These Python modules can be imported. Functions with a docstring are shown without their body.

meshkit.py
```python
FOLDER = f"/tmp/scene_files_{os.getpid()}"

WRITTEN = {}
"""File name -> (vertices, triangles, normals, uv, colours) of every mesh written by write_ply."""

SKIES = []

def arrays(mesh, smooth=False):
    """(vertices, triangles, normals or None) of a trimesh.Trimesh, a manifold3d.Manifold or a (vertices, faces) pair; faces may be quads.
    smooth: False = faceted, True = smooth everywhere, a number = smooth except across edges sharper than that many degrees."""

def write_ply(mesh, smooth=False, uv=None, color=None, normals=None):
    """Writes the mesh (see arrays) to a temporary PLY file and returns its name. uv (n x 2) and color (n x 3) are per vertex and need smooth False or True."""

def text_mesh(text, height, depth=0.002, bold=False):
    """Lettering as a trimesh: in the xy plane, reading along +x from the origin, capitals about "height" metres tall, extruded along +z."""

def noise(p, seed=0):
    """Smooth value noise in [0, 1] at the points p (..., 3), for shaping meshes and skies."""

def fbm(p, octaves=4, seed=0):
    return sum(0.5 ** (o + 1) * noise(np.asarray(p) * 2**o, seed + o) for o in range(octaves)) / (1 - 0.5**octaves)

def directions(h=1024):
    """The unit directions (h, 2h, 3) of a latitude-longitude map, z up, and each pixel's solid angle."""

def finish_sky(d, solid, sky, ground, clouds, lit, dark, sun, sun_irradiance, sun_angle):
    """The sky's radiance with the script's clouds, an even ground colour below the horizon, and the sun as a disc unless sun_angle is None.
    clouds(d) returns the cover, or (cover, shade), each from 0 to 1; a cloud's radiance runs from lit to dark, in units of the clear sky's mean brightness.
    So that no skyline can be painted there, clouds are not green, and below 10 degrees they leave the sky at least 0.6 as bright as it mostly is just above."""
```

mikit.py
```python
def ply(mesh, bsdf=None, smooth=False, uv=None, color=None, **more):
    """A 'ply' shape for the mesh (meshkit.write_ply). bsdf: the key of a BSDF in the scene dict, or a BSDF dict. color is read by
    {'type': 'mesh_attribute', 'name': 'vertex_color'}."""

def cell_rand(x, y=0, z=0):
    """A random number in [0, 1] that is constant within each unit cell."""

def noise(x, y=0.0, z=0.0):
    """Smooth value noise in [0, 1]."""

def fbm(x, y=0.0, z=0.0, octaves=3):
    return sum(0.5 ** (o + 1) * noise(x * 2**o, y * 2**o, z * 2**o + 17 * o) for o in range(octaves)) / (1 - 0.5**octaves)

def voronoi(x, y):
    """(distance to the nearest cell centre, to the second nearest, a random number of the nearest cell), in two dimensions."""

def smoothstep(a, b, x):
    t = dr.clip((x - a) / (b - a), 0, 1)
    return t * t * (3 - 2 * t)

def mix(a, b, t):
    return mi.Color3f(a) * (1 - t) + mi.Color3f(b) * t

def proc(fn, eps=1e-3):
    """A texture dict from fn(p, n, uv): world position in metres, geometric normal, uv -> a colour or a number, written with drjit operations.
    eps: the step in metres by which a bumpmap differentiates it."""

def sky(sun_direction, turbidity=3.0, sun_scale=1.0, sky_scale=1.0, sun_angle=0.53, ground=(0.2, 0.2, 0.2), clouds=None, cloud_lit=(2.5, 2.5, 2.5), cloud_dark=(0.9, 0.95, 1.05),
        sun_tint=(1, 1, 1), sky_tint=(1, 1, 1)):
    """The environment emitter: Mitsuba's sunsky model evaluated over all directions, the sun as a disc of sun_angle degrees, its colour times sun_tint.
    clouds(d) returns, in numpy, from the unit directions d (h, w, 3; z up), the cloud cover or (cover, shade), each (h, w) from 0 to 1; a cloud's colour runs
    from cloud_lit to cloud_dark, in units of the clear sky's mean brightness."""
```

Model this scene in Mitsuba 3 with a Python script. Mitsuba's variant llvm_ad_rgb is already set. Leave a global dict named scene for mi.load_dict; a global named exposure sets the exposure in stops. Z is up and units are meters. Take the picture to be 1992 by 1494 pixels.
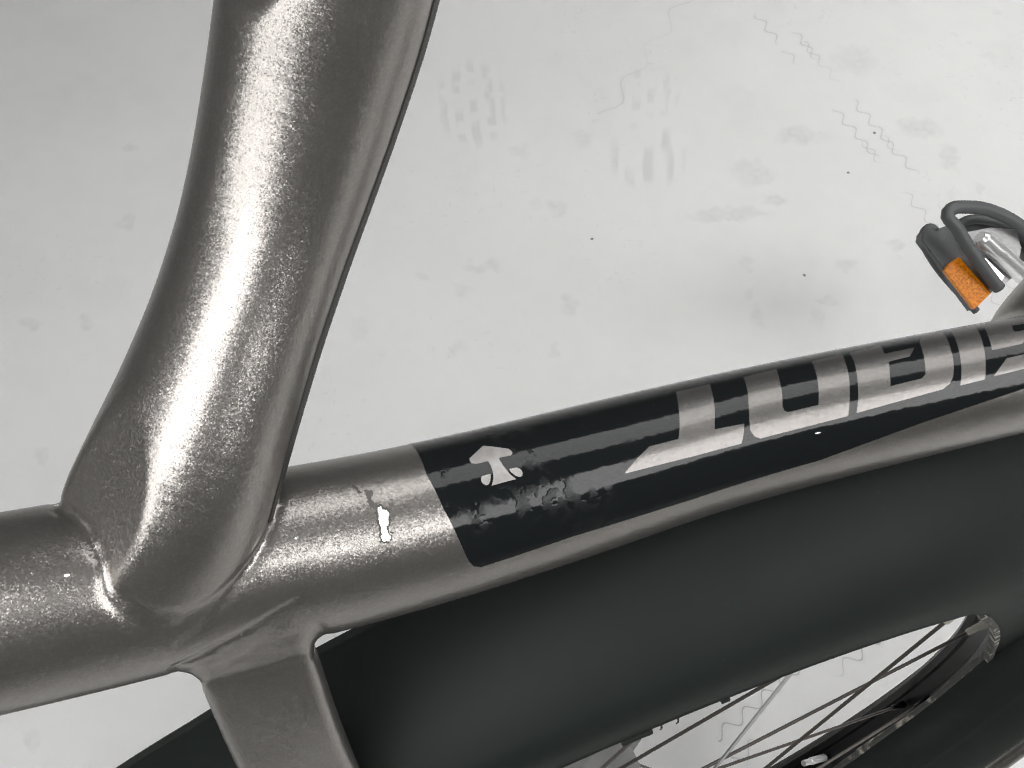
import math, numpy as np, trimesh, mitsuba as mi, drjit as dr, mikit, meshkit
import manifold3d as m3
from manifold3d import Manifold
from scipy.interpolate import CubicSpline, PchipInterpolator
from scipy.spatial import cKDTree
from shapely.geometry import Polygon, Point
from mikit import noise, fbm, voronoi, cell_rand, smoothstep, mix

T = mi.ScalarTransform4f
scene, labels = {}, {}
rng = np.random.default_rng(7)

# ------------------------------------------------------------------ camera, lamps, exposure
H, PHI = 1.0551, 1.129623
exposure = 0.16
FWD = [0, math.cos(PHI), -math.sin(PHI)]
scene['camera'] = {'type': 'perspective', 'fov': 2 * math.degrees(math.atan(996 / 1913)), 'fov_axis': 'x', 'near_clip': 0.01, 'far_clip': 60.0,
                   'to_world': T().look_at(origin=[0, 0, H], target=[0, FWD[1], H + FWD[2]], up=[0, math.sin(PHI), math.cos(PHI)])}
scene['room_light'] = {'type': 'constant', 'radiance': {'type': 'rgb', 'value': [0.035, 0.036, 0.035]}}
LAMPS = [  # x0, x1, y0, y1, z, radiance
    (-2.00, -0.22, -1.02, -0.21, 1.908, 4.3),
    (0.98, 3.30, -0.41, 0.31, 1.868, 7.0),
    (0.46, 2.20, 0.98, 2.10, 1.868, 3.6),
    (-0.48, 0.20, -0.52, 0.16, 1.80, 5.6),  # added fill light, placed to brighten the floor without showing in the tubes
]
LAMP_LABEL = ['ceiling light panel overhead on the left, behind the viewer', 'ceiling light panel overhead on the right, level with the viewer', 'ceiling light panel overhead on the far right, beyond the bicycle', 'added fill light panel straight above the bicycle, to brighten the floor']
for i, (x0, x1, y0, y1, z, L) in enumerate(LAMPS):
    k = 'ceiling_lamp_or_fill' + (f'_{i:03d}' if i else '')
    v = np.array([[x0, y0, z], [x1, y0, z], [x1, y1, z], [x0, y1, z]])
    scene[k + '__diffuser'] = mikit.ply((v, np.array([[0, 2, 1], [0, 3, 2]])), {'type': 'diffuse', 'reflectance': {'type': 'rgb', 'value': 0.5}},
                            emitter={'type': 'area', 'radiance': {'type': 'rgb', 'value': [L, L * 0.994, L * 0.984]}})
    fr = [trimesh.creation.box(extents=e, transform=trimesh.transformations.translation_matrix(c)) for e, c in (
        ((x1 - x0 + .08, .04, .06), ((x0 + x1) / 2, y0 - .02, z)), ((x1 - x0 + .08, .04, .06), ((x0 + x1) / 2, y1 + .02, z)),
        ((.04, y1 - y0, .06), (x0 - .02, (y0 + y1) / 2, z)), ((.04, y1 - y0, .06), (x1 + .02, (y0 + y1) / 2, z)))]
    scene[k + '__frame'] = mikit.ply(trimesh.util.concatenate(fr), {'type': 'diffuse', 'reflectance': {'type': 'rgb', 'value': 0.6}})
    labels[k] = {'label': LAMP_LABEL[i], 'category': 'ceiling lamp', 'group': 'ceiling light panels'}

# ------------------------------------------------------------------ measured shape data (metres; decal outlines in mm along and round the tube)
LOW = [[-0.168,0.04012,0.8396,0.02169],[-0.1459,0.04398,0.82815,0.02303],[-0.12287,0.05124,0.81831,0.02369],[-0.08712,0.06468,0.80032,0.024],[-0.04379,0.08058,0.78018,0.02398],[0.01947,0.10524,0.75866,0.02356],[0.06091,0.1217,0.74652,0.02276],[0.12351,0.14119,0.73582,0.02201],[0.19056,0.15983,0.72582,0.02121],[0.25903,0.17735,0.71861,0.02001],[0.33036,0.19524,0.71158,0.01891]]
THICK = [[-0.02431,0.24407,0.92065,0.02752],[-0.03439,0.20842,0.90464,0.02583],[-0.04454,0.18421,0.8805,0.02544],[-0.0515,0.1679,0.86492,0.02415],[-0.05889,0.14905,0.85108,0.02248],[-0.06382,0.13546,0.84363,0.02172],[-0.06809,0.12335,0.83824,0.02156],[-0.07512,0.10362,0.83065,0.02243],[-0.08159,0.08734,0.82375,0.02396],[-0.08675,0.07661,0.81727,0.02489],[-0.09222,0.06805,0.80877,0.02471],[-0.09951,0.0615,0.79415,0.02127]]
SIDE = [[0.19232,0.16359,0.72096,0.01641],[0.21011,0.18387,0.71616,0.01941],[0.25175,0.22317,0.71813,0.01967],[0.33807,0.30495,0.72357,0.01922]]
LETTERS = {"T":[[253.49,-15.49],[266.82,-15.59],[263.66,-8.43],[261.13,-3.08],[257.63,3.57],[269.42,4.05],[267.97,7.17],[266.1,10.33],[247.08,10.25],[220.36,9.49],[226.73,5.97],[232.08,3.52],[243.17,3.68],[245.59,-0.19],[248.55,-5.83],[251.21,-11.06]],"N":[[279.74,-15.37],[292.98,-16.22],[290.23,-9.43],[287.96,-3.64],[285.83,1.18],[285.75,2.88],[286.93,3.72],[298.79,3.57],[300.69,-0.56],[303.07,-6.35],[306.86,-16.63],[319.14,-17.25],[316.4,-10.28],[314.1,-4.08],[311.12,2.82],[308.35,9.66],[291.73,10.01],[273.8,10.21],[271.77,9.1],[270.78,6.87],[271.81,2.93],[273.86,-1.6],[276.56,-7.29],[278.6,-12.22]],"A":[[322.06,-17.2],[335.37,-19.21],[332.46,-11.95],[344.76,-12.38],[340.02,-7.94],[331.35,-7.47],[328.79,-2.04],[326.93,2.52],[339.44,2.11],[341.44,0.83],[343.34,-3.34],[345.72,-8.74],[348.37,-14.58],[351.23,-18.34],[355.32,-21.35],[362.7,-21.63],[359.56,-14.68],[356.89,-8.68],[354.82,-3.61],[352.98,0.69],[351.07,4.14],[349.08,6.18],[345.69,7.68],[311.59,9.34],[313.35,5.34],[315.41,0.14],[317.46,-4.84],[319.94,-10.97]],"I":[[366.26,-21.7],[377.74,-23.12],[372.48,-13.28],[369.79,-7.62],[367.59,-2.68],[365.71,1.59],[363.13,7.38],[352.82,7.66],[354.34,4.39],[356.06,0.45],[357.7,-3.44],[360.13,-9.03],[362.98,-15.21]],"G":[[377.15,-16.43],[380.85,-20.49],[386.35,-25.62],[410.82,-19.87],[406.24,-6.8],[399.49,5.69],[366.74,6.88],[374.79,1.0],[391.85,0.58],[401.2,-14.03],[387.61,-14.79],[385.65,-11.63],[385.87,-10.41],[389.53,-10.4],[386.62,-5.71],[384.28,-3.78],[371.06,-3.41],[372.59,-6.89],[374.35,-11.02]]}
EMBLEM = [[[175.42,-7.65],[176.48,-8.31],[178.94,-9.77],[181.86,-11.61],[185.31,-9.69],[188.53,-7.84],[188.93,-6.81],[188.88,-6.11],[188.45,-5.54],[187.84,-5.34],[184.46,-5.51],[184.02,-5.11],[184.12,-3.09],[184.83,-0.63],[185.28,0.75],[186.43,2.34],[183.65,2.31],[180.98,2.36],[178.32,2.42],[179.04,1.52],[179.69,0.45],[180.21,-0.93],[180.53,-2.42],[180.61,-4.33],[180.43,-5.33],[176.88,-5.31],[175.45,-5.78],[175.26,-6.75]],[[179.74,-1.31],[176.51,-1.24],[175.85,-0.39],[175.66,0.56],[176.05,1.5],[176.83,2.08],[177.76,1.93],[178.51,1.27],[179.21,0.08]],[[185.2,-1.05],[185.76,-1.3],[188.0,-1.17],[188.79,-0.63],[189.23,0.13],[189.2,1.14],[188.77,1.9],[188.15,2.17],[187.2,1.99],[186.34,1.27],[185.56,0.07]]]
CHIP = [[142.75,1.25],[143.07,0.51],[143.98,0.29],[144.66,0.76],[144.65,1.32],[146.01,1.77],[146.09,2.9],[145.93,4.57],[145.57,5.56],[144.61,6.72],[144.68,7.78],[145.34,9.26],[144.67,10.53],[143.39,10.78],[142.32,10.33],[141.63,9.67],[142.09,8.29],[142.21,6.38],[142.19,4.56],[142.37,2.75]]
SCUFF = [[140.81,-5.04],[141.62,-5.43],[142.27,-4.89],[142.89,-4.75],[143.54,-3.32],[142.4,-1.98],[143.01,-0.33],[144.37,0.13],[145.28,1.46],[146.22,1.66],[143.09,4.29],[141.96,3.6],[142.11,1.44],[141.25,-0.04],[140.42,-1.55],[140.78,-1.64],[141.2,-1.89],[140.98,-3.17]]
NICK = [[144.87,6.33],[145.0,7.85],[146.36,8.44],[145.79,8.76],[144.9,8.28]]
CREASE = [[138.41,-9.11],[138.71,-9.03],[139.1,-7.63],[139.43,-5.36],[140.1,-4.45],[139.33,-4.62],[139.03,-5.64],[138.73,-7.51]]
BLACK = [[163.17,-21.41],[160.83,-5.47],[161.97,4.58],[164.53,13.89],[166.33,19.38],[167.36,21.98],[168.84,24.03],[171.15,25.18],[181.8,24.87],[201.33,24.24],[245.41,25.07],[296.08,23.68],[335.92,18.41],[378.51,13.94],[425.88,9.5]]
SPECK_A = [65.83,-20.85]
SPECK_B = [58.28,-28.21]
SPECK_C = [64.43,3.06]
SPECK_D = [118.59,4.67]
SPECK_E = [295.85,13.0]
SPOKES = [[0.7082,-0.3155,0.0079,0.0334,0.0483],[0.3718,2.3789,0.0047,0.0096,0.0458],[0.8509,-4.1674,-0.0,-0.0084,0.0471],[1.079,-0.1278,-0.0,0.0273,0.0453],[1.268,2.6716,0.0,-0.0003,0.0478],[-0.316,1.1466,0.0,0.0028,0.0464],[-0.2131,-0.6071,0.008,0.0386,0.0576]]
WHEEL = [0.04142,0.01192,0.345,0.38043,-0.16143,0.0349]
H = 1.0551
PHI = 1.129623
GUARD_ROWS = [[[0.27412,0.11954,0.57409],[0.26904,0.11732,0.58299],[0.27051,0.11558,0.58549],[0.27645,0.11113,0.59002],[0.28583,0.10685,0.59132],[0.29543,0.10358,0.59033],[0.29919,0.10323,0.58795],[0.30168,0.10244,0.58758],[0.31455,0.09939,0.58337],[0.32933,0.09723,0.57572],[0.33333,0.09723,0.5724],[0.3396,0.09907,0.56331],[0.30336,0.10808,0.5742]],[[0.26609,0.10876,0.5513],[0.26132,0.10681,0.56034],[0.26203,0.10479,0.5627],[0.26566,0.09946,0.56682],[0.27216,0.09402,0.56756],[0.27911,0.08963,0.56605],[0.28208,0.08893,0.5635],[0.2839,0.08785,0.56299],[0.29359,0.08344,0.55815],[0.30507,0.07981,0.5498],[0.30833,0.07947,0.54632],[0.31395,0.08092,0.53705],[0.28682,0.09382,0.54978]],[[0.25507,0.09509,0.52715],[0.25064,0.09344,0.53633],[0.25111,0.0915,0.53873],[0.25389,0.0863,0.54291],[0.25925,0.08088,0.54367],[0.26509,0.07644,0.54212],[0.26769,0.07565,0.53954],[0.26922,0.07456,0.53902],[0.2775,0.06999,0.5341],[0.28745,0.0661,0.52563],[0.29032,0.06565,0.5221],[0.29545,0.06681,0.5127],[0.27232,0.08011,0.52561]],[[0.24676,0.0854,0.50489],[0.2426,0.08396,0.51416],[0.24275,0.08191,0.5165],[0.24449,0.07628,0.52048],[0.24847,0.07025,0.52095],[0.25303,0.06522,0.51913],[0.25522,0.06423,0.51645],[0.25643,0.06298,0.51586],[0.26312,0.05766,0.51059],[0.27138,0.05295,0.50173],[0.27386,0.0523,0.4981],[0.27855,0.05319,0.48857],[0.25994,0.0686,0.50248]],[[0.23116,0.0708,0.4803],[0.22737,0.06965,0.4897],[0.22794,0.06791,0.4922],[0.23082,0.06316,0.49659],[0.23599,0.05803,0.49749],[0.24151,0.05374,0.49601],[0.24387,0.05288,0.4934],[0.24531,0.05181,0.49289],[0.25299,0.04725,0.48798],[0.26206,0.04319,0.47942],[0.26463,0.04262,0.47583],[0.26902,0.04332,0.46622],[0.24757,0.05651,0.47908]],[[0.20829,0.0536,0.45448],[0.20498,0.05275,0.46403],[0.20598,0.05122,0.46663],[0.20998,0.04697,0.47126],[0.21626,0.04231,0.47237],[0.22267,0.03836,0.47106],[0.22514,0.03752,0.46845],[0.2268,0.03654,0.46799],[0.23533,0.03227,0.46321],[0.24505,0.02838,0.45474],[0.24764,0.02779,0.45114],[0.25164,0.02823,0.4414],[0.22771,0.04053,0.45384]],[[0.19288,0.04136,0.43101],[0.1899,0.04072,0.44066],[0.19099,0.03916,0.44324],[0.19517,0.03475,0.44779],[0.20153,0.02979,0.44877],[0.20791,0.02553,0.4473],[0.2103,0.02455,0.44463],[0.21194,0.02349,0.44413],[0.22033,0.01879,0.43915],[0.22977,0.0144,0.43044],[0.23224,0.01366,0.42677],[0.23588,0.01387,0.41692],[0.21234,0.02737,0.42993]],[[0.15755,0.0148,0.40077],[0.15518,0.01457,0.41062],[0.15653,0.01309,0.41323],[0.1613,0.00876,0.41782],[0.16806,0.00371,0.41875],[0.17467,-0.00075,0.4172],[0.17697,-0.00186,0.41447],[0.17866,-0.00298,0.41394],[0.18709,-0.00803,0.40879],[0.19632,-0.01293,0.39984],[0.19862,-0.01385,0.39609],[0.20165,-0.01406,0.38604],[0.17793,0.00038,0.39949]],[[0.11362,-0.01876,0.36723],[0.11196,-0.01849,0.37731],[0.1136,-0.01989,0.37996],[0.11901,-0.02413,0.3846],[0.12623,-0.02931,0.38547],[0.13306,-0.03399,0.38381],[0.13525,-0.03528,0.38099],[0.13699,-0.03646,0.38043],[0.14543,-0.04195,0.37508],[0.15439,-0.04746,0.36584],[0.15649,-0.0486,0.36198],[0.15881,-0.04932,0.35169],[0.13498,-0.03372,0.36569]]]
STAY_ROD = [[0.32273,0.07722,0.49991],[0.29156,0.0525,0.4606],[0.28077,0.04227,0.44249],[0.22817,-0.00576,0.36673],[0.15901,-0.06323,0.2843]]
PEDAL = {"loop":[[0.4716,0.4902,0.2338],[0.4604,0.4987,0.2422],[0.4448,0.5112,0.2547],[0.4303,0.5251,0.2668],[0.4176,0.5368,0.2768],[0.4122,0.5429,0.2808],[0.4165,0.5482,0.2822],[0.4298,0.5526,0.2798],[0.4475,0.5556,0.2746],[0.466,0.556,0.2671],[0.4825,0.5531,0.2602],[0.5003,0.5465,0.2515],[0.523,0.529,0.2377],[0.5423,0.5081,0.2223]],"rail":[[0.4651,0.4865,0.1955],[0.4447,0.5014,0.2081],[0.4257,0.5161,0.2206],[0.4101,0.5339,0.2323],[0.4051,0.5425,0.2386],[0.4063,0.55,0.2421],[0.411,0.5538,0.2439],[0.4176,0.5511,0.2426]],"back":[[0.4458,0.5629,0.2316],[0.459,0.5694,0.2347],[0.4771,0.5689,0.2344],[0.4928,0.5651,0.2326],[0.5121,0.5542,0.2275],[0.5338,0.5291,0.2156]],"housing":[[0.4002,0.538,0.2453],[0.4018,0.5444,0.2483],[0.4065,0.5492,0.2506],[0.4118,0.5492,0.2506],[0.4153,0.546,0.2491],[0.42,0.5492,0.2506],[0.4271,0.5513,0.2516],[0.4507,0.522,0.2377],[0.4731,0.4949,0.2249],[0.4518,0.4762,0.2161],[0.4236,0.5103,0.2322]],"reflector":[[0.4207,0.5077,0.2376],[0.4254,0.5145,0.2408],[0.4347,0.5198,0.2433],[0.4657,0.4883,0.2284],[0.4493,0.4741,0.2217]],"axle":[[0.4496,0.5316,0.2611],[0.5189,0.5042,0.215]],"body":[[0.4434,0.5478,0.2433],[0.4724,0.553,0.2457],[0.4974,0.551,0.2448],[0.5021,0.5349,0.2372],[0.4974,0.5113,0.2261],[0.4819,0.4996,0.2205],[0.4701,0.4985,0.22],[0.4547,0.5264,0.2332]],"inner":[[0.4489,0.5663,0.2255],[0.4671,0.574,0.2291],[0.4866,0.5751,0.2296],[0.5085,0.5658,0.2252],[0.523,0.5482,0.2169],[0.523,0.5262,0.2066],[0.4987,0.5394,0.2128],[0.4866,0.5614,0.2232],[0.455,0.5608,0.2229]],"bracket":[[0.453,0.5166,0.2484],[0.4578,0.5157,0.248],[0.4759,0.4997,0.2405],[0.4709,0.4926,0.2371],[0.4663,0.4997,0.2405]]}
SIL = [[0.0,-1.5795],[0.00806,-1.6275],[0.01612,-1.6799],[0.02418,-1.7322],[0.03224,-1.789],[0.04029,-1.837],[0.04835,-1.8806],[0.05641,-1.9111],[0.06447,-1.933],[0.07253,-1.946],[0.08059,-1.946],[0.08865,-1.9417],[0.09671,-1.9373],[0.10477,-1.9286],[0.11283,-1.9242],[0.12088,-1.9155],[0.12894,-1.9024],[0.137,-1.898],[0.14506,-1.8937],[0.15312,-1.8937],[0.16118,-1.898],[0.16924,-1.9068],[0.1773,-1.9242],[0.18536,-1.946],[0.19342,-1.9853],[0.20147,-2.042]]
STRUT = [[-0.07409,0.05701,0.79228,0.01441],[-0.06932,0.04473,0.77321,0.01496],[-0.06668,0.03384,0.7548,0.01492],[-0.06336,0.02217,0.7338,0.01476],[-0.05055,-0.00742,0.70214,0.0139],[-0.03783,-0.03953,0.66596,0.01344]]
SMUDGE = [[0.388,0.864],[0.319,0.807],[0.28,0.739],[0.347,0.761],[0.551,0.882],[0.581,0.834],[0.481,1.003],[0.422,0.665],[-0.026,0.663],[-0.054,0.665],[-0.113,0.642],[-0.059,0.629],[0.068,0.605],[0.049,0.548],[-0.068,0.546],[-0.187,0.573],[0.057,0.753],[0.034,0.753],[0.295,0.663],[0.293,0.623],[0.301,0.59],[0.373,0.588],[0.388,0.611],[0.489,0.689],[0.672,1.01],[0.707,1.091],[0.578,0.77],[0.613,0.781],[0.098,0.864],[0.011,0.843],[-0.146,1.084]]
DOTS = [[0.444,0.807],[0.366,0.649],[0.102,0.703],[0.489,0.873]]
MISC = [[-0.541,0.411],[-0.591,0.578],[-0.511,0.846],[-0.485,0.104],[-0.523,0.583],[-0.497,0.73]]
PRINT1 = [[-0.092,0.922],[-0.018,0.929],[-0.059,1.0],[-0.061,0.855]]
PRINT2 = [[0.141,0.843],[0.223,0.855],[0.217,0.98],[0.181,0.796]]

# ------------------------------------------------------------------ materials
def rgb(*c): return {'type': 'rgb', 'value': list(c) if len(c) > 1 else [c[0]] * 3}

def flake_normal(p, n, uv):
    def layer(size, k):
        q = p / size
        a = q.x * .771 + q.y * .520 - q.z * .368; b = -q.x * .271 + q.y * .784 + q.z * .559 + k; c = q.x * .579 - q.y * .331 + q.z * .745
        return cell_rand(a, b, c) * 2 - 1, cell_rand(a + 977, b, c + 31) * 2 - 1
    u, v = layer(.00034, 0)
    u2, v2 = layer(.00060, 7)
    tx = .125 * u * u * u + .04 * u2; ty = .125 * v * v * v + .04 * v2
    il = 1 / dr.sqrt(1 + tx * tx + ty * ty)
    return mi.Color3f(tx * il * .5 + .5, ty * il * .5 + .5, il * .5 + .5)

def paint_col(p, n, uv):
    q = p / .0006
    g = cell_rand(q.x, q.y, q.z)
    big = fbm(p.x * 90, p.y * 90, p.z * 90)
    return mix((.285, .269, .254), (.330, .313, .298), g * g) * (.92 + .16 * big)

def letter_col(p, n, uv):
    q = p / .0005
    return mix((.160, .153, .148), (.20, .192, .186), cell_rand(q.x, q.y, q.z) * .6 + .4 * fbm(p.x * 160, p.y * 160, p.z * 160))

def metal_paint(col, rough):
    return {'type': 'blendbsdf', 'weight': 0.14,
            'a': {'type': 'normalmap', 'normalmap': mikit.proc(flake_normal),
                  'bsdf': {'type': 'principled', 'base_color': mikit.proc(col), 'metallic': 0.85, 'roughness': rough, 'specular': 0.4}},
            'b': {'type': 'principled', 'base_color': rgb(.16, .15, .14), 'metallic': 0.9, 'roughness': 0.09}}

def two(b): return {'type': 'twosided', 'bsdf': b}
scene['mat_paint'] = two(metal_paint(paint_col, .30))
scene['mat_letter'] = two(metal_paint(letter_col, .36))
def decal_bump(p, n, uv):   # orange peel, and lacquer that has blistered in patches
    patch_ = smoothstep(.47, .57, fbm(p.x * 55 + 3, p.y * 55, p.z * 55)) * (1 - smoothstep(.02, .05, p.x))
    blister = smoothstep(.46, .56, fbm(p.x * 420, p.y * 420, p.z * 420, octaves=3))
    return fbm(p.x * 260, p.y * 260, p.z * 260, octaves=3) * .00006 + blister * patch_ * .00004
def decal_rough(p, n, uv):
    patch_ = smoothstep(.45, .57, fbm(p.x * 55 + 3, p.y * 55, p.z * 55)) * (1 - smoothstep(.02, .05, p.x))
    return mi.Float(.05 + .05 * noise(p.x * 90, p.y * 90, p.z * 90) + .22 * patch_ * smoothstep(.48, .54, fbm(p.x * 420, p.y * 420, p.z * 420, octaves=3)))
scene['mat_decal'] = two({'type': 'bumpmap', 'arbitrary': mikit.proc(decal_bump, eps=2e-4), 'scale': 1.0,
                      'bsdf': {'type': 'principled', 'base_color': rgb(.009, .0105, .011), 'roughness': mikit.proc(decal_rough), 'specular': .22}})
scene['mat_white'] = two({'type': 'principled', 'base_color': rgb(.88, .88, .87), 'roughness': .35, 'specular': .6})
scene['mat_scuff'] = two({'type': 'principled', 'base_color': rgb(.07, .065, .06), 'roughness': .7})
def guard_col(p, n, uv):
    d = fbm(p.x * 25, p.y * 25, p.z * 25)
    s = smoothstep(.95, .97, noise(p.x * 900, p.y * 900, p.z * 900)) * smoothstep(.62, .72, noise(p.x * 37 + 3, p.y * 37, p.z * 37))
    return mix((.0105, .0135, .0122), (.0148, .0180, .0166), d) + mi.Color3f(.03) * s
scene['mat_guard'] = two({'type': 'principled', 'base_color': mikit.proc(guard_col), 'roughness': .55, 'specular': .13})
def tip_col(p, n, uv):
    d = smoothstep(.5, .75, fbm(p.x * 170, p.y * 170, p.z * 170, octaves=4))
    return mix((.05, .05, .046), (.36, .34, .30), d)
scene['mat_dirt'] = two({'type': 'principled', 'base_color': mikit.proc(tip_col), 'roughness': .8})
scene['mat_emblem'] = two({'type': 'principled', 'base_color': mikit.proc(lambda p, n, uv: mix((.29, .28, .27), (.42, .405, .395), fbm(p.x * 500, p.y * 500, p.z * 500))), 'metallic': .3, 'roughness': .4})
scene['mat_scuff2'] = two({'type': 'principled', 'base_color': rgb(.10, .095, .09), 'metallic': .1, 'roughness': .6})
scene['mat_rubber'] = two({'type': 'principled', 'base_color': rgb(.018), 'roughness': .7})
scene['mat_dark_edge'] = two({'type': 'principled', 'base_color': rgb(.03, .029, .027), 'roughness': .5, 'specular': .2})
scene['mat_rim'] = two({'type': 'principled', 'base_color': rgb(.006, .006, .0065), 'roughness': .32, 'specular': .25})
scene['mat_spoke'] = two({'type': 'principled', 'base_color': rgb(.10, .088, .08), 'metallic': .5, 'roughness': .38})
scene['mat_steel'] = two({'type': 'principled', 'base_color': rgb(.92, .92, .92), 'metallic': .75, 'roughness': .25})
scene['mat_bright'] = two({'type': 'principled', 'base_color': rgb(.55, .55, .55), 'metallic': 1.0, 'roughness': .22})
scene['mat_alu'] = two({'type': 'principled', 'base_color': rgb(.66, .66, .66), 'metallic': .5, 'roughness': .4})
scene['mat_alu2'] = two({'type': 'principled', 'base_color': rgb(.30), 'metallic': .4, 'roughness': .45})
scene['mat_hub'] = two({'type': 'principled', 'base_color': rgb(.14, .14, .138), 'roughness': .5})
scene['mat_nipple'] = two({'type': 'principled', 'base_color': rgb(.56, .54, .47), 'roughness': .5})
scene['mat_pedal'] = two({'type': 'principled', 'base_color': rgb(.085, .088, .090), 'roughness': .5, 'specular': .4})
def amber(p, n, uv):
    c = cell_rand(p.x / .0016, p.y / .0016, p.z / .0016)
    return mix((.56, .15, .001), (.88, .29, .005), c)
scene['mat_amber'] = two({'type': 'principled', 'base_color': mikit.proc(amber), 'roughness': .4, 'specular': .25})

# ------------------------------------------------------------------ floor: one pale sheet with scuffs, tyre prints and specks of dirt
BLOBS = []
r_ = np.random.default_rng(3)
SIZES = {0: (.030, .017), 1: (.028, .022), 2: (.052, .010), 3: (.020, .009), 4: (.026, .016), 5: (.016, .022), 6: (.030, .03), 7: (.014, .009), 8: (.016, .012)}
for i, (x, y) in enumerate(SMUDGE):
    a, b = SIZES.get(i, (.007 + .007 * r_.random(), .006 + .009 * r_.random()))
    BLOBS.append((x, y, a, b, (.16 if i < 9 else .10) + .08 * r_.random()))
for x, y in MISC: BLOBS.append((x, y, .010, .009, .18))

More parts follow.
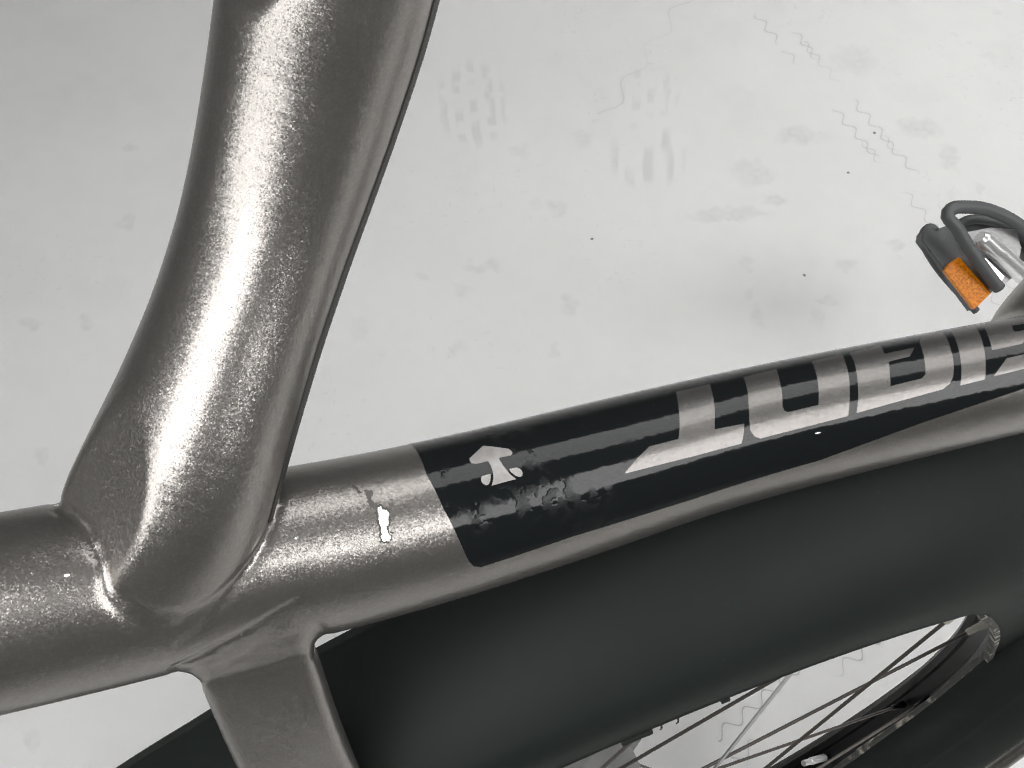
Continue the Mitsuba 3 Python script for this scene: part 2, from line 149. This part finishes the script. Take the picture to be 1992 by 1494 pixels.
def floor_col(p, n, uv):
    x, y = p.x, p.y
    base = .93 + .07 * fbm(x * 5, y * 5, 1.0) + .025 * (fbm(x * 60, y * 60, 2.0) - .5)
    wx = x + .010 * (noise(x * 110, y * 110, 3.0) - .5) + .012 * (noise(x * 45, y * 45, 5.0) - .5)
    wy = y + .010 * (noise(x * 110, y * 110, 4.0) - .5) + .012 * (noise(x * 45, y * 45, 6.0) - .5)
    rag = .55 + .9 * noise(x * 190, y * 190, 8.0)
    dark = mi.Float(0)
    for bx, by, a, b, s in BLOBS:
        d = dr.square((wx - bx) / a) + dr.square((wy - by) / b)
        dark += .42 * s * rag * (1 - smoothstep(.0, 1.6, d))
    # zig-zag prints left by a tyre's tread edge: two ragged wavy lines side by side, and a fainter pair
    for (ax, ay), (ex, ey), amp, per, wid, s, gap, seed in ZIG:
        L = math.hypot(ex - ax, ey - ay); ux, uy = (ex - ax) / L, (ey - ay) / L
        t = (x - ax) * ux + (y - ay) * uy; o = -(x - ax) * uy + (y - ay) * ux
        for side in ((-1, 1) if gap else (0,)):
            ph = t / per * 2 * math.pi + side * 1.1
            w = amp * dr.sin(ph) + side * gap + .002 * (noise(t * 60, side + 5.0, 2.0) - .5)
            br = smoothstep(.36, .60, noise(t / per * .55 + side * 9 + seed, 3.0, seed * 1.0))
            inside = dr.select((t > -.3) & (t < L), mi.Float(1), mi.Float(0))
            dark += s * br * inside * (1 - smoothstep(wid * .3, wid, dr.abs(o - w)))
            dark += s * .16 * br * inside * (1 - smoothstep(wid, wid * 6, dr.abs(o - w)))
    # two partial shoe prints: rows of bars inside a soft oval
    for cx, cy, a, b, ang, s, pu, pv in PRINTS:
        c_, s_ = math.cos(ang), math.sin(ang)
        u = (x - cx) * c_ + (y - cy) * s_; v = -(x - cx) * s_ + (y - cy) * c_
        e = 1 - smoothstep(.45, 1.1, dr.square(u / a) + dr.square(v / b))
        bars = smoothstep(.15, .75, dr.sin(u / pu * 6.283 + 1.5 * noise(x * 40, y * 40, 2.0)) * .5 + .5) * smoothstep(.2, .6, noise(u / pu * 1.2, v / pv, 4.0))
        dark += .5 * s * e * bars
    for dx, dy in DOTS:
        dark += .75 * (1 - smoothstep(.0014, .0024, dr.sqrt(dr.square(x - dx) + dr.square(y - dy)) * (.8 + .4 * noise(x * 600, y * 600, 1.0))))
    grit = smoothstep(.86, .92, noise(x * 210, y * 210, 11.0)) * smoothstep(.5, .7, noise(x * 9, y * 9, 12.0))
    dark += .05 * grit + .025 * smoothstep(.55, .8, fbm(x * 16, y * 16, 13.0)) + .03 * (noise(x * 900, y * 900, 21.0) - .3)
    k = base * (1 - dr.clip(dark, 0, .85))
    return mi.Color3f(.725, .728, .718) * k
ZIG = [((.331, 1.16), (.538, .762), .0050, .027, .0014, .20, .0150, 1), ((.538, .762), (.70, .45), .0050, .027, .0015, .15, .0150, 4),
       ((.265, 1.14), (.125, .90), .010, .075, .0020, .09, 0, 2), ((.420, .245), (.215, .09), .0055, .027, .0014, .30, .0140, 3)]
PRINTS = [(-.055, .925, .052, .085, .10, .20, .021, .012), (.180, .835, .055, .060, -.08, .26, .024, .03), (.190, .945, .045, .05, -.1, .16, .02, .014)]
scene['mat_floor'] = {'type': 'principled', 'base_color': mikit.proc(floor_col), 'roughness': .55, 'specular': .3}
g = 7.0
scene['floor'] = mikit.ply((np.array([[-g, -g, 0], [g, -g, 0], [g, g, 0], [-g, g, 0.0]]), np.array([[0, 1, 2], [0, 2, 3]])), 'mat_floor')
labels['floor'] = {'kind': 'structure', 'label': 'pale grey smooth floor with faint tyre prints and scuffs', 'category': 'floor'}

# ------------------------------------------------------------------ helpers
def add(key, mesh, mat, smooth=35, normals=None):
    base, k = key, 1
    while key in scene:
        key = f'{base}_{k:03d}'; k += 1
    if normals is not None:
        v, f = mesh
        scene[key] = {'type': 'ply', 'filename': meshkit.write_ply((v, f), False, normals=normals), 'face_normals': False, 'bsdf': {'type': 'ref', 'id': mat}}
    else:
        scene[key] = mikit.ply(mesh, mat, smooth=smooth)
    return key

def unit(a): a = np.asarray(a, float); return a / np.maximum(np.linalg.norm(a, axis=-1, keepdims=True), 1e-12)

class Tube:
    """a tube along a smooth axis through measured points with radii; outward frame e1 (up) and e2"""
    def __init__(s, rows, n=260):
        a = np.array(rows, float); s.t = np.r_[0, np.cumsum(np.linalg.norm(np.diff(a[:, :3], axis=0), axis=1))]
        s.cs, s.rs = CubicSpline(s.t, a[:, :3]), PchipInterpolator(s.t, a[:, 3])
        s.S = np.linspace(0, s.t[-1], n); s.C = s.cs(s.S); s.Rr = s.rs(s.S); s.tree = cKDTree(s.C)
    def frame(s, S):
        t = unit(s.cs(S, 1)); e1 = unit(np.array([0, 0, 1.]) - t * t[:, 2:]); return t, e1, np.cross(t, e1)
    def nearest(s, p):
        _, i = s.tree.query(p); i0 = np.clip(i, 1, len(s.S) - 2); best = None
        h = s.S[1] - s.S[0]
        tt = unit(s.cs(s.S[i], 1)); S = np.clip(s.S[i] + ((p - s.C[i]) * tt).sum(1), 0, s.t[-1]); return S
    def dist(s, p):
        S = s.nearest(p); return np.linalg.norm(p - s.cs(S), axis=1) - s.rs(S)
    def sweep(s, ns=160, na=56, cut=None):
        S = np.linspace(0, s.t[-1], ns) if cut is None else np.linspace(*cut, ns); _, e1, e2 = s.frame(S)
        ph = np.linspace(0, 2 * np.pi, na, endpoint=False)
        v = s.cs(S)[:, None] + s.rs(S)[:, None, None] * (np.cos(ph)[None, :, None] * e1[:, None] + np.sin(ph)[None, :, None] * e2[:, None])
        return loft(v)
    def surf(s, mm, off):
        mm = np.asarray(mm, float); S = mm[:, 0] / 1000; a = mm[:, 1] / 1000 / R0
        _, e1, e2 = s.frame(S); n = np.cos(a)[:, None] * e1 + np.sin(a)[:, None] * e2
        return s.cs(S) + (s.rs(S) + off)[:, None] * n, n
R0 = .0240

def loft(v, closed_ends=True):
    """rings (n, m, 3) -> trimesh with end caps"""
    n, m = v.shape[:2]; f = []
    i, j = np.meshgrid(np.arange(n - 1), np.arange(m), indexing='ij'); a = i * m + j; b = i * m + (j + 1) % m
    f = np.concatenate([np.stack([a, b, b + m], -1).reshape(-1, 3), np.stack([a, b + m, a + m], -1).reshape(-1, 3)])
    V = v.reshape(-1, 3)
    if closed_ends:
        V = np.vstack([V, v[0].mean(0), v[-1].mean(0)]); k = np.arange(m); l = (n - 1) * m
        f = np.vstack([f, np.stack([(k + 1) % m, k, np.full(m, n * m)], 1), np.stack([l + k, l + (k + 1) % m, np.full(m, n * m + 1)], 1)])
    t = trimesh.Trimesh(V, f, process=False)
    if t.volume < 0: t.invert()
    return t

def rod(path, r, m=12, ry=None, up=(0, 0, 1), n=None):
    """a rod or flat bar along points, r may vary; ry = second half-width along 'up'"""
    P = np.asarray(path, float)
    if n:
        t = np.r_[0, np.cumsum(np.linalg.norm(np.diff(P, axis=0), axis=1))]; q = np.linspace(0, t[-1], n); P = CubicSpline(t, P)(q)
        r = np.interp(q, t, np.broadcast_to(r, len(t))); ry = None if ry is None else np.interp(q, t, np.broadcast_to(ry, len(t)))
    r = np.broadcast_to(r, len(P)); ry = r if ry is None else np.broadcast_to(ry, len(P))
    t = unit(np.gradient(P, axis=0)); e2 = unit(np.cross(np.asarray(up, float), t)); e1 = np.cross(t, e2)
    ph = np.linspace(0, 2 * np.pi, m, endpoint=False)
    return loft(P[:, None] + (r[:, None] * np.cos(ph))[..., None] * e2[:, None] + (ry[:, None] * np.sin(ph))[..., None] * e1[:, None])

def prism(poly, thick, bevel=.0008, refn=None):
    """a flat outline of 3-D points -> slab of real thickness behind it, away from the outline's facing side"""
    P = np.asarray(poly, float); c = P.mean(0); u, s, vt = np.linalg.svd(P - c); e1, e2, n = vt
    if n @ np.asarray(refn if refn is not None else [0, -.3, 1]) < 0: n = -n
    e2 = np.cross(n, e1); q = Polygon(np.stack([(P - c) @ e1, (P - c) @ e2], 1)).buffer(0)
    def ext(g, h, z): 
        m = trimesh.creation.extrude_polygon(g, h, engine='earcut'); m.apply_translation([0, 0, z]); return m
    q2 = q.buffer(-bevel)
    lo, hi = ext(q, thick - bevel, -thick), ext(q2, bevel, -bevel)
    def man(m): m.merge_vertices(); return Manifold(m3.Mesh(np.asarray(m.vertices, np.float32), np.asarray(m.faces, np.uint32)))
    pts = np.vstack([np.c_[np.array(g.exterior.coords)[:-1], np.full(len(g.exterior.coords) - 1, z)] for g, z in ((q, -thick), (q, -bevel), (q2, 0))])
    mm = (man(lo) + man(hi)).to_mesh()
    v = mm.vert_properties[:, :3] @ np.array([e1, e2, n]) + c
    return trimesh.Trimesh(v, mm.tri_verts, process=False)

# ------------------------------------------------------------------ bicycle frame: tubes blended where they are welded, then split into their parts
tube_low, tube_thick, tube_side, tube_strut = Tube(LOW), Tube(THICK), Tube(SIDE), Tube(STRUT)
CAM = np.array([0, 0, H])
def strut_dist(p):
    S = tube_strut.nearest(p); c = tube_strut.cs(S); t = unit(tube_strut.cs(S, 1)); r = tube_strut.rs(S)
    front = np.array([.15, -.16, .97]); front = unit(front - t * (t @ front)[:, None]); lat = np.cross(t, front)
    d = p - c; a, b = np.abs((d * lat).sum(1)), np.abs((d * front).sum(1)); ax = (d * t).sum(1)
    k = r * .30; qx, qy = a - (r - k), b - (r * .9 - k)
    side_d = np.hypot(np.maximum(qx, 0), np.maximum(qy, 0)) + np.minimum(np.maximum(qx, qy), 0) - k
    return np.maximum(side_d, np.abs(ax) - .0005)
def strut_sweep(n=110):
    S = np.linspace(0, tube_strut.t[-1], n); t = unit(tube_strut.cs(S, 1)); r = tube_strut.rs(S)[:, None]
    front = np.array([.15, -.16, .97]); front = unit(front - t * (t @ front)[:, None]); lat = np.cross(t, front)
    q = np.array([(x, y) for k, (cx, cy) in enumerate(((.70, .60), (-.70, .60), (-.70, -.60), (.70, -.60))) for x, y in [(cx + .30 * math.cos(a), cy + .30 * math.sin(a)) for a in np.linspace(k * math.pi / 2, (k + 1) * math.pi / 2, 6)]])
    return loft(tube_strut.cs(S)[:, None] + (r * q[:, 0])[..., None] * lat[:, None] + (r * q[:, 1])[..., None] * front[:, None])
FLAT_P, FLAT_N = np.array([-.08146, .09199, .85007]), unit([-.475, -.318, .82])   # a flat pressed into the foot of the upright tube
def scoop_dist(p): return -((p - FLAT_P) @ FLAT_N - .0010)
def smin(a, b, k):
    h = np.maximum(k - np.abs(a - b), 0) / k; return np.minimum(a, b) - h * h * k * .25
def parts_d(p): return [tube_low.dist(p), tube_thick.dist(p), tube_side.dist(p), strut_dist(p)]
def sdf(p):
    a, b, c, s = parts_d(p)
    wob = noise_np(p * 260)
    b = -smin(-b, scoop_dist(p), .0010)
    d = smin(smin(smin(a, b, .0020), c, .005), s, .0012)
    d = d + (.0006 + .0005 * wob) * np.exp(-(a * a + b * b) / .0016 ** 2)
    d = d - (.0015 + .0014 * wob) * np.exp(-(a * a + s * s) / .0021 ** 2)
    d = d + .0004 * np.exp(-((np.hypot(a, s) - .0042) / .0013) ** 2)
    return d
def noise_np(p): return meshkit.noise(p) - .5
def man(m): return Manifold(m3.Mesh(np.asarray(m.vertices, np.float32), np.asarray(m.faces, np.uint32)))
u_ = man(tube_low.sweep()) + man(tube_thick.sweep()) + man(tube_side.sweep(40)) + man(strut_sweep())
u_ = u_.refine_to_length(.0017).to_mesh()
V, F = np.array(u_.vert_properties[:, :3], float), np.array(u_.tri_verts)
def grad(p, e=2e-4, cheap=False):
    if cheap: return np.stack([(np.min(parts_d(p + e * d), 0) - np.min(parts_d(p - e * d), 0)) / (2 * e) for d in np.eye(3)], 1)
    return np.stack([(sdf(p + e * d) - sdf(p - e * d)) / (2 * e) for d in np.eye(3)], 1)
pd = np.stack(parts_d(V), 1); act = (np.sort(pd, 1)[:, 1] < .016) | (pd.argmin(1) == 3) | ((np.abs(scoop_dist(V)) < .012) & (pd.argmin(1) == 1))   # only the surface near a weld has to move
A_V = V[act]
for _ in range(7):
    g_ = grad(A_V); A_V = A_V - np.clip(sdf(A_V), -.002, .002)[:, None] * g_ / np.maximum((g_ * g_).sum(1, keepdims=True), .25)
V[act] = A_V
NRM = np.zeros_like(V); NRM[act] = unit(grad(A_V)); NRM[~act] = unit(grad(V[~act], cheap=True))
tri_c = V[F].mean(1); which = np.argmin(np.stack([d * w_ for d, w_ in zip(parts_d(tri_c), (1, 1, 1, 1))], 1), 1)
FRAME = ['bicycle__main_tube', 'bicycle__upright_tube', 'bicycle__side_tube', 'bicycle__strut']
for k, name in enumerate(FRAME):
    f = F[which == k]; used, inv = np.unique(f, return_inverse=True)
    add(name, (V[used], inv.reshape(-1, 3)), 'mat_paint', normals=NRM[used])
labels['bicycle'] = {'label': 'metallic grey bicycle with a black lettered band on its frame and a black mudguard', 'category': 'bicycle'}

# ------------------------------------------------------------------ print on the main tube: black band, letters, emblem, chips
def patch(key, outline, off, mat, edge=1.6, soft=None, holes=()):
    poly = Polygon(outline, holes).buffer(0)
    if soft: poly = poly.buffer(-soft).buffer(2 * soft).buffer(-soft)
    poly = max(getattr(poly, 'geoms', [poly]), key=lambda q: q.area)
    poly = poly.segmentize(edge)
    v, f = trimesh.creation.triangulate_polygon(poly, engine='earcut')
    v3, f = trimesh.remesh.subdivide_to_size(np.c_[v, 0 * v[:, 0]], f, edge, max_iter=20)
    m = trimesh.Trimesh(v3, f, process=False); m.merge_vertices()
    P, n = tube_low.surf(np.asarray(m.vertices)[:, :2], off)
    fn = np.cross(P[m.faces[:, 1]] - P[m.faces[:, 0]], P[m.faces[:, 2]] - P[m.faces[:, 0]])
    f = np.asarray(m.faces)
    if (fn * n[f[:, 0]]).sum() < 0: f = f[:, ::-1]
    return add(key, (P, f), mat, normals=n)
BT = 'bicycle__main_tube'
top = -30.0
band = [(BLACK[0][0] + 1.5, top)] + [tuple(b) for b in BLACK] + [(445, 9.4), (445, top)]
patch(BT + '__black_band', band, .00010, 'mat_decal', 2.4)
labels[BT + '__black_band'] = {'label': 'glossy black band with scuffed lacquer'}
for ch in 'TNAIG':
    patch(BT + '__letter', LETTERS[ch], .00022, 'mat_letter', 1.6, soft=.22)
for k, e in enumerate(EMBLEM):
    patch(BT + '__emblem' if k == 0 else BT + '__emblem_lobe', e if k == 0 else list(Polygon(e).buffer(-.16).exterior.coords)[:-1], .00022, 'mat_emblem', 1.0, soft=.12)
labels[BT + '__emblem'] = {'label': 'pale mushroom shaped emblem'}

def ragged(outline, amp, seed, grow=0.0, edge=.25):
    p = Polygon(outline).buffer(grow).segmentize(edge); c = np.array(p.exterior.coords)[:-1]
    nz = meshkit.fbm(np.c_[c * 1.9, np.full(len(c), seed)], 3) - .5; nx = meshkit.fbm(np.c_[c * 1.9, np.full(len(c), seed + 9.)], 3) - .5
    return np.c_[c[:, 0] + amp * nz, c[:, 1] + amp * nx]
patch(BT + '__paint_chip_edge', ragged(CHIP, 1.9, 1.5, .22), .00012, 'mat_scuff', .6)
patch(BT + '__paint_chip', ragged(CHIP, 1.6, 2.5, -.36), .00020, 'mat_white', .6)  # lamp gleam on the chip's bare metal is put in as white
labels[BT + '__paint_chip'] = {'label': 'paint chip, the lamp gleam on its bare metal coloured white'}
patch(BT + '__scuff', ragged(SCUFF, 1.8, 4.5, -.05), .00008, 'mat_scuff2', .6)
patch(BT + '__nick', ragged(NICK, .6, 5.5, -.05), .00014, 'mat_scuff', .6)
patch(BT + '__nick', ragged(CREASE, .5, 6.5, .16), .00014, 'mat_scuff', .6)
for sx, sy, a, b in ((*SPECK_A, .55, .5), (*SPECK_B, .5, .45), (*SPECK_C, .7, .35), (*SPECK_D, .35, .3), (*SPECK_E, 1.2, .25)):
    o = [(sx + a * math.cos(q), sy + b * math.sin(q)) for q in np.linspace(0, 2 * np.pi, 14)[:-1]]
    patch(BT + '__nick', ragged(o, .35, sx), .0003, 'mat_white', .5)

# ------------------------------------------------------------------ wheel under its mudguard
WX, WY, WZ, PSI, LEAN, GW = WHEEL
tv = np.array([math.cos(PSI), math.sin(PSI), 0]); nv = np.array([math.sin(PSI), -math.cos(PSI), 0]); uz = np.array([0, 0, 1.])
wu = uz * math.cos(LEAN) + nv * math.sin(LEAN); wn = nv * math.cos(LEAN) - uz * math.sin(LEAN); WC = np.array([WX, WY, WZ])
def wp(r, a, off):
    r, a, off = np.broadcast_arrays(*(np.asarray(q, float) for q in (r, a, off)))
    return WC + r[..., None] * (np.cos(a)[..., None] * tv + np.sin(a)[..., None] * wu) + off[..., None] * wn
def revolve(prof, a0, a1, n, full=False):
    """profile of (off, r) points swept round the wheel axis"""
    A = np.linspace(a0, a1, n, endpoint=not full); pr = np.array(prof)
    v = wp(pr[None, :, 1], A[:, None], pr[None, :, 0])
    if full:
        v = np.concatenate([v, v[:1]])
    return loft(v, closed_ends=not full)
W = 'bicycle__wheel'
rim = [(-.0105, .2915), (-.006, .2930), (-.0045, .2958), (.0045, .2958), (.006, .2930), (.0105, .2915), (.0130, .294), (.0155, .312), (.0125, .3125), (.010, .303), (-.010, .303), (-.0125, .3125), (-.0155, .312), (-.0130, .294)]
add(W + '__rim', revolve(rim, 0, 2 * np.pi, 260, True), 'mat_rim', smooth=30)
ph = np.linspace(-.55 * np.pi, 1.55 * np.pi, 29)
tyre = [(.0200 * math.cos(q), .3245 + .0215 * math.sin(q) + (.0012 * ((k % 3) == 0) if math.sin(q) > .2 else 0)) for k, q in enumerate(ph)]
add(W + '__tyre', revolve(tyre, 0, 2 * np.pi, 240, True), 'mat_rubber', smooth=40)
hubp = [(-.038, .012), (-.041, .062), (-.036, .066), (-.030, .056), (.030, .056), (.036, .066), (.041, .062), (.038, .012)]
add(W + '__hub', revolve(hubp, 0, 2 * np.pi, 48, True), 'mat_hub', smooth=30)
sp = [(*q, i) for i, q in enumerate(SPOKES)]
for k in range(15):  # the spokes of the half of the wheel that lies below the frame's lower edge
    a = math.radians(100 + k * 14.5); s = 1 if k % 2 else -1
    sp.append((a, a + s * (1.9 if k % 4 < 2 else -1.9), .003 * s, .035 * s, .045, -1))
for a, b, o1, o0, rh, i in sp:
    p1, p0 = wp(.2915, a, o1), wp(rh, b, o0)
    d = unit(p1 - p0); L = np.linalg.norm(p1 - p0)
    bend = np.cross(d, wn) * .0012 * (1 if i in (1,) else 0)
    t = np.linspace(0, 1, 9)[:, None]
    key = add(W + '__spoke', rod(p0 + (p1 - p0) * t + bend * np.sin(np.pi * t), .00105, 10), 'mat_bright' if i == 3 else 'mat_spoke', smooth=True)
    if i == 3: labels[key] = {'label': 'bright silver spoke'}
    nip = rod([p1 - d * .013, p1 - d * .012, p1 - d * .004, p1 + d * .002], np.array([.0015, .0020, .0022, .0028]), 8)
    add(W + '__nipple', nip, 'mat_rim' if i in (5, 6) else 'mat_nipple', smooth=30)
va = math.radians(-38.5)
add(W + '__valve', rod([wp(.293, va, 0), wp(.272, va, 0), wp(.271, va, 0), wp(.262, va, 0)], np.array([.003, .003, .0024, .0024]), 12), 'mat_alu', smooth=30)

# mudguard: a shell of real thickness round the tyre; its near skirt reaches lower towards the tail
G_ = 'bicycle__mudguard'
SKIRT = ([-62, 30, 38.5, 43.5, 50.5, 57, 62, 66], [.290, .286, .284, .295, .315, .334, .3475, .348])
def guard(a):
    lo = float(np.interp(math.degrees(a), *SKIRT))
    q = float(np.interp(math.degrees(a), [20, 35, 55, 80, 92, 112], [.0, .018, .032, .016, .009, .0]))   # the guard stands off further towards its tail
    o = [(-1.0, .347 + q), (-1.0, .361 + q), (-.95, .3668 + q), (-.82, .3705 + q), (-.40, .3728 + q * .9), (0, .3735 + q * .75), (.40, .3725 + q * .5), (.78, .3690 + q * .2), (.93, .3640), (.985, .357), (1.0, .350)]
    o = [(x * GW, r) for x, r in o] + [(GW + .0006, (.350 * .5 + lo * .5)), (GW, lo)]
    i = [(x * (1 - .0022 / GW) if abs(x) > 0 else x, r - .0022) for x, r in [(x, r) for x, r in o[:-2]]]
    i = i + [(GW - .0018, (.348 * .5 + lo * .5)), (GW - .0022, lo + .0002)]
    i[0] = (-GW + .0022, .347 + q)
    return np.array(o + i[::-1])
AG = np.radians(np.linspace(-8, 235, 400))
add(G_, loft(np.stack([wp(g2[:, 1], a, g2[:, 0]) for a in AG for g2 in [guard(a)]])), 'mat_guard', smooth=28)
labels[G_] = {'label': 'matt black mudguard'}
# dirty plastic corner where the skirt ends, and the small bracket beside it
def skirt(r0, r1, a0, a1, off, th, n=40):
    A = np.radians(np.linspace(a0, a1, n)); rings = []
    for a in A:
        lo = float(np.interp(math.degrees(a), *SKIRT))
        rings.append(wp(np.array([lo + r0, lo + r1, lo + r1, lo + r0]), a, np.array([off, off, off - th, off - th])))
    return loft(np.stack(rings))
add(G_ + '__edge_lip', skirt(-.0014, .0016, 36, 60, GW + .0012, .0042, 60), 'mat_dirt', smooth=50)
labels[G_ + '__edge_lip'] = {'label': 'dirty worn lip of the mudguard'}
def arc(r, a0, a1, off, rr, ry, n=26):
    A = np.radians(np.linspace(a0, a1, n)); return rod(wp(np.interp(A, [A[0], A[-1]], r), A, np.full(n, off)), rr, 10, ry, up=wn)
# thin shell added for the dark line along the upright tube's right-hand edge
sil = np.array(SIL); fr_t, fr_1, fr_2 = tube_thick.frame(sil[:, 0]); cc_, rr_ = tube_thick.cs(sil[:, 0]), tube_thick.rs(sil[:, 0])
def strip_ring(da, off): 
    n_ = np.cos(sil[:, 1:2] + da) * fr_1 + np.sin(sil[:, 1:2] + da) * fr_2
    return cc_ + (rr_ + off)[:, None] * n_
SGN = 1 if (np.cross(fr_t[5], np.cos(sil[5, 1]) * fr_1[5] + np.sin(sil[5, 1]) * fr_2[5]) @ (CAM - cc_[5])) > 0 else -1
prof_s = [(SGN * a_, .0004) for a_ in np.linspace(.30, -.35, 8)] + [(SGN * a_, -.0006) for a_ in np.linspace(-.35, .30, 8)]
add('bicycle__upright_tube__dark_edge', loft(np.stack([strip_ring(a_, o_) for a_, o_ in prof_s], 1)), 'mat_dark_edge', smooth=40)
labels['bicycle__upright_tube__dark_edge'] = {'label': 'dark line along the edge of the tube, added as a thin strip'}
# wide black guard that runs on from the mudguard's tail down towards the hub, in front of the wheel
CG = 'bicycle__chain_guard'
rows = np.array(GUARD_ROWS); tq = np.linspace(0, len(rows) - 1, 40)
add(CG, loft(CubicSpline(np.arange(len(rows)), rows)(tq)), 'mat_guard', smooth=30)
lip = (rows[:, 0] + rows[:, 1]) / 2; lip = CubicSpline(np.arange(len(rows)), lip)(np.linspace(1.6, 8, 60))
wob = meshkit.fbm(np.c_[np.linspace(0, 14, 60), np.zeros((60, 2))], 3)
add(CG + '__edge_lip', rod(lip, .0022 + .0018 * wob, 10, .0045), 'mat_dirt', smooth=True)
labels[CG] = {'label': 'black plastic guard in front of the wheel'}
labels[CG + '__edge_lip'] = {'label': 'dirty worn edge of the guard'}
add('bicycle__guard_stay', rod(STAY_ROD, .0042, 14, n=30), 'mat_paint', smooth=True)
labels['bicycle__guard_stay'] = {'label': 'silver stay below the black guard'}
# rubber nibs of the tyre that stick out below the guard, seen against the floor
for a, r, o, L in ((85.5, .3455, GW - .001, .006), (86.6, .3455, GW - .001, .005)):
    a = math.radians(a); add(W + '__tyre__nib', rod([wp(r + .002, a, o), wp(r - L * .4, a, o + .0015), wp(r - L, a, o + .001)], np.array([.0004, .00035, .0002]), 6), 'mat_rubber', smooth=True)
for a0, a1, rr in ((87.3, 89.2, .0016), (82.2, 82.7, .0010)):
    add(G_ + '__clip', arc((.3465, .3465), a0, a1, GW + .0005, rr, rr * .7, 12), 'mat_guard', smooth=30)

# frame stay on the far side of the wheel, from the hub up behind the guard
hubfar = wp(.0, 0.0, -.055)
add('bicycle__stay', rod([hubfar, wp(.12, math.radians(78), -.058), wp(.26, math.radians(92), -.060), wp(.36, math.radians(97), -.058)], np.array([.010, .0105, .0105, .009]), 20, n=40), 'mat_paint', smooth=True)

# ------------------------------------------------------------------ pedal
PD = 'bicycle__pedal'
P_ = PEDAL
view_up = np.array([-.15, -.35, .92])
add(PD + '__cage', rod(P_['loop'], .0066, 14, .0062, up=np.array([.55, .25, .45]), n=60), 'mat_pedal', smooth=True)
add(PD + '__cage', rod(P_['rail'], .0040, 12, n=44), 'mat_pedal', smooth=True)
add(PD + '__cage', rod(P_['back'], .0050, 12, n=30), 'mat_pedal', smooth=True)
add(PD + '__housing', prism(P_['housing'], .014, .001), 'mat_pedal', smooth=25)
ref = np.array(P_['reflector'])
add(PD + '__reflector', prism(ref, .006, .0006), 'mat_amber', smooth=25)
labels[PD + '__reflector'] = {'label': 'amber reflector'}
a0, a1 = np.array(P_['axle']); d_ = unit(a1 - a0)
tt = np.array([0, .04, .05, .30, .31, 1.0]); rr = np.array([.0060, .0082, .0086, .0086, .0092, .0092])
add(PD + '__axle', rod(a0 + (a1 - a0) * tt[:, None], rr, 28), 'mat_steel', smooth=35)
add(PD + '__bearing_body', prism(P_['body'], .016, .0015), 'mat_alu2', smooth=25)
add(PD + '__inner_plate', prism(P_['inner'], .008, .001), 'mat_pedal', smooth=25)
add(PD + '__bracket', prism(P_['bracket'], .004, .0008), 'mat_steel', smooth=25)
labels[PD] = {'label': 'dark grey cage pedal with an amber reflector'}
for k in list(labels):
    if k not in scene and not any(q.startswith(k + '__') for q in scene): del labels[k]
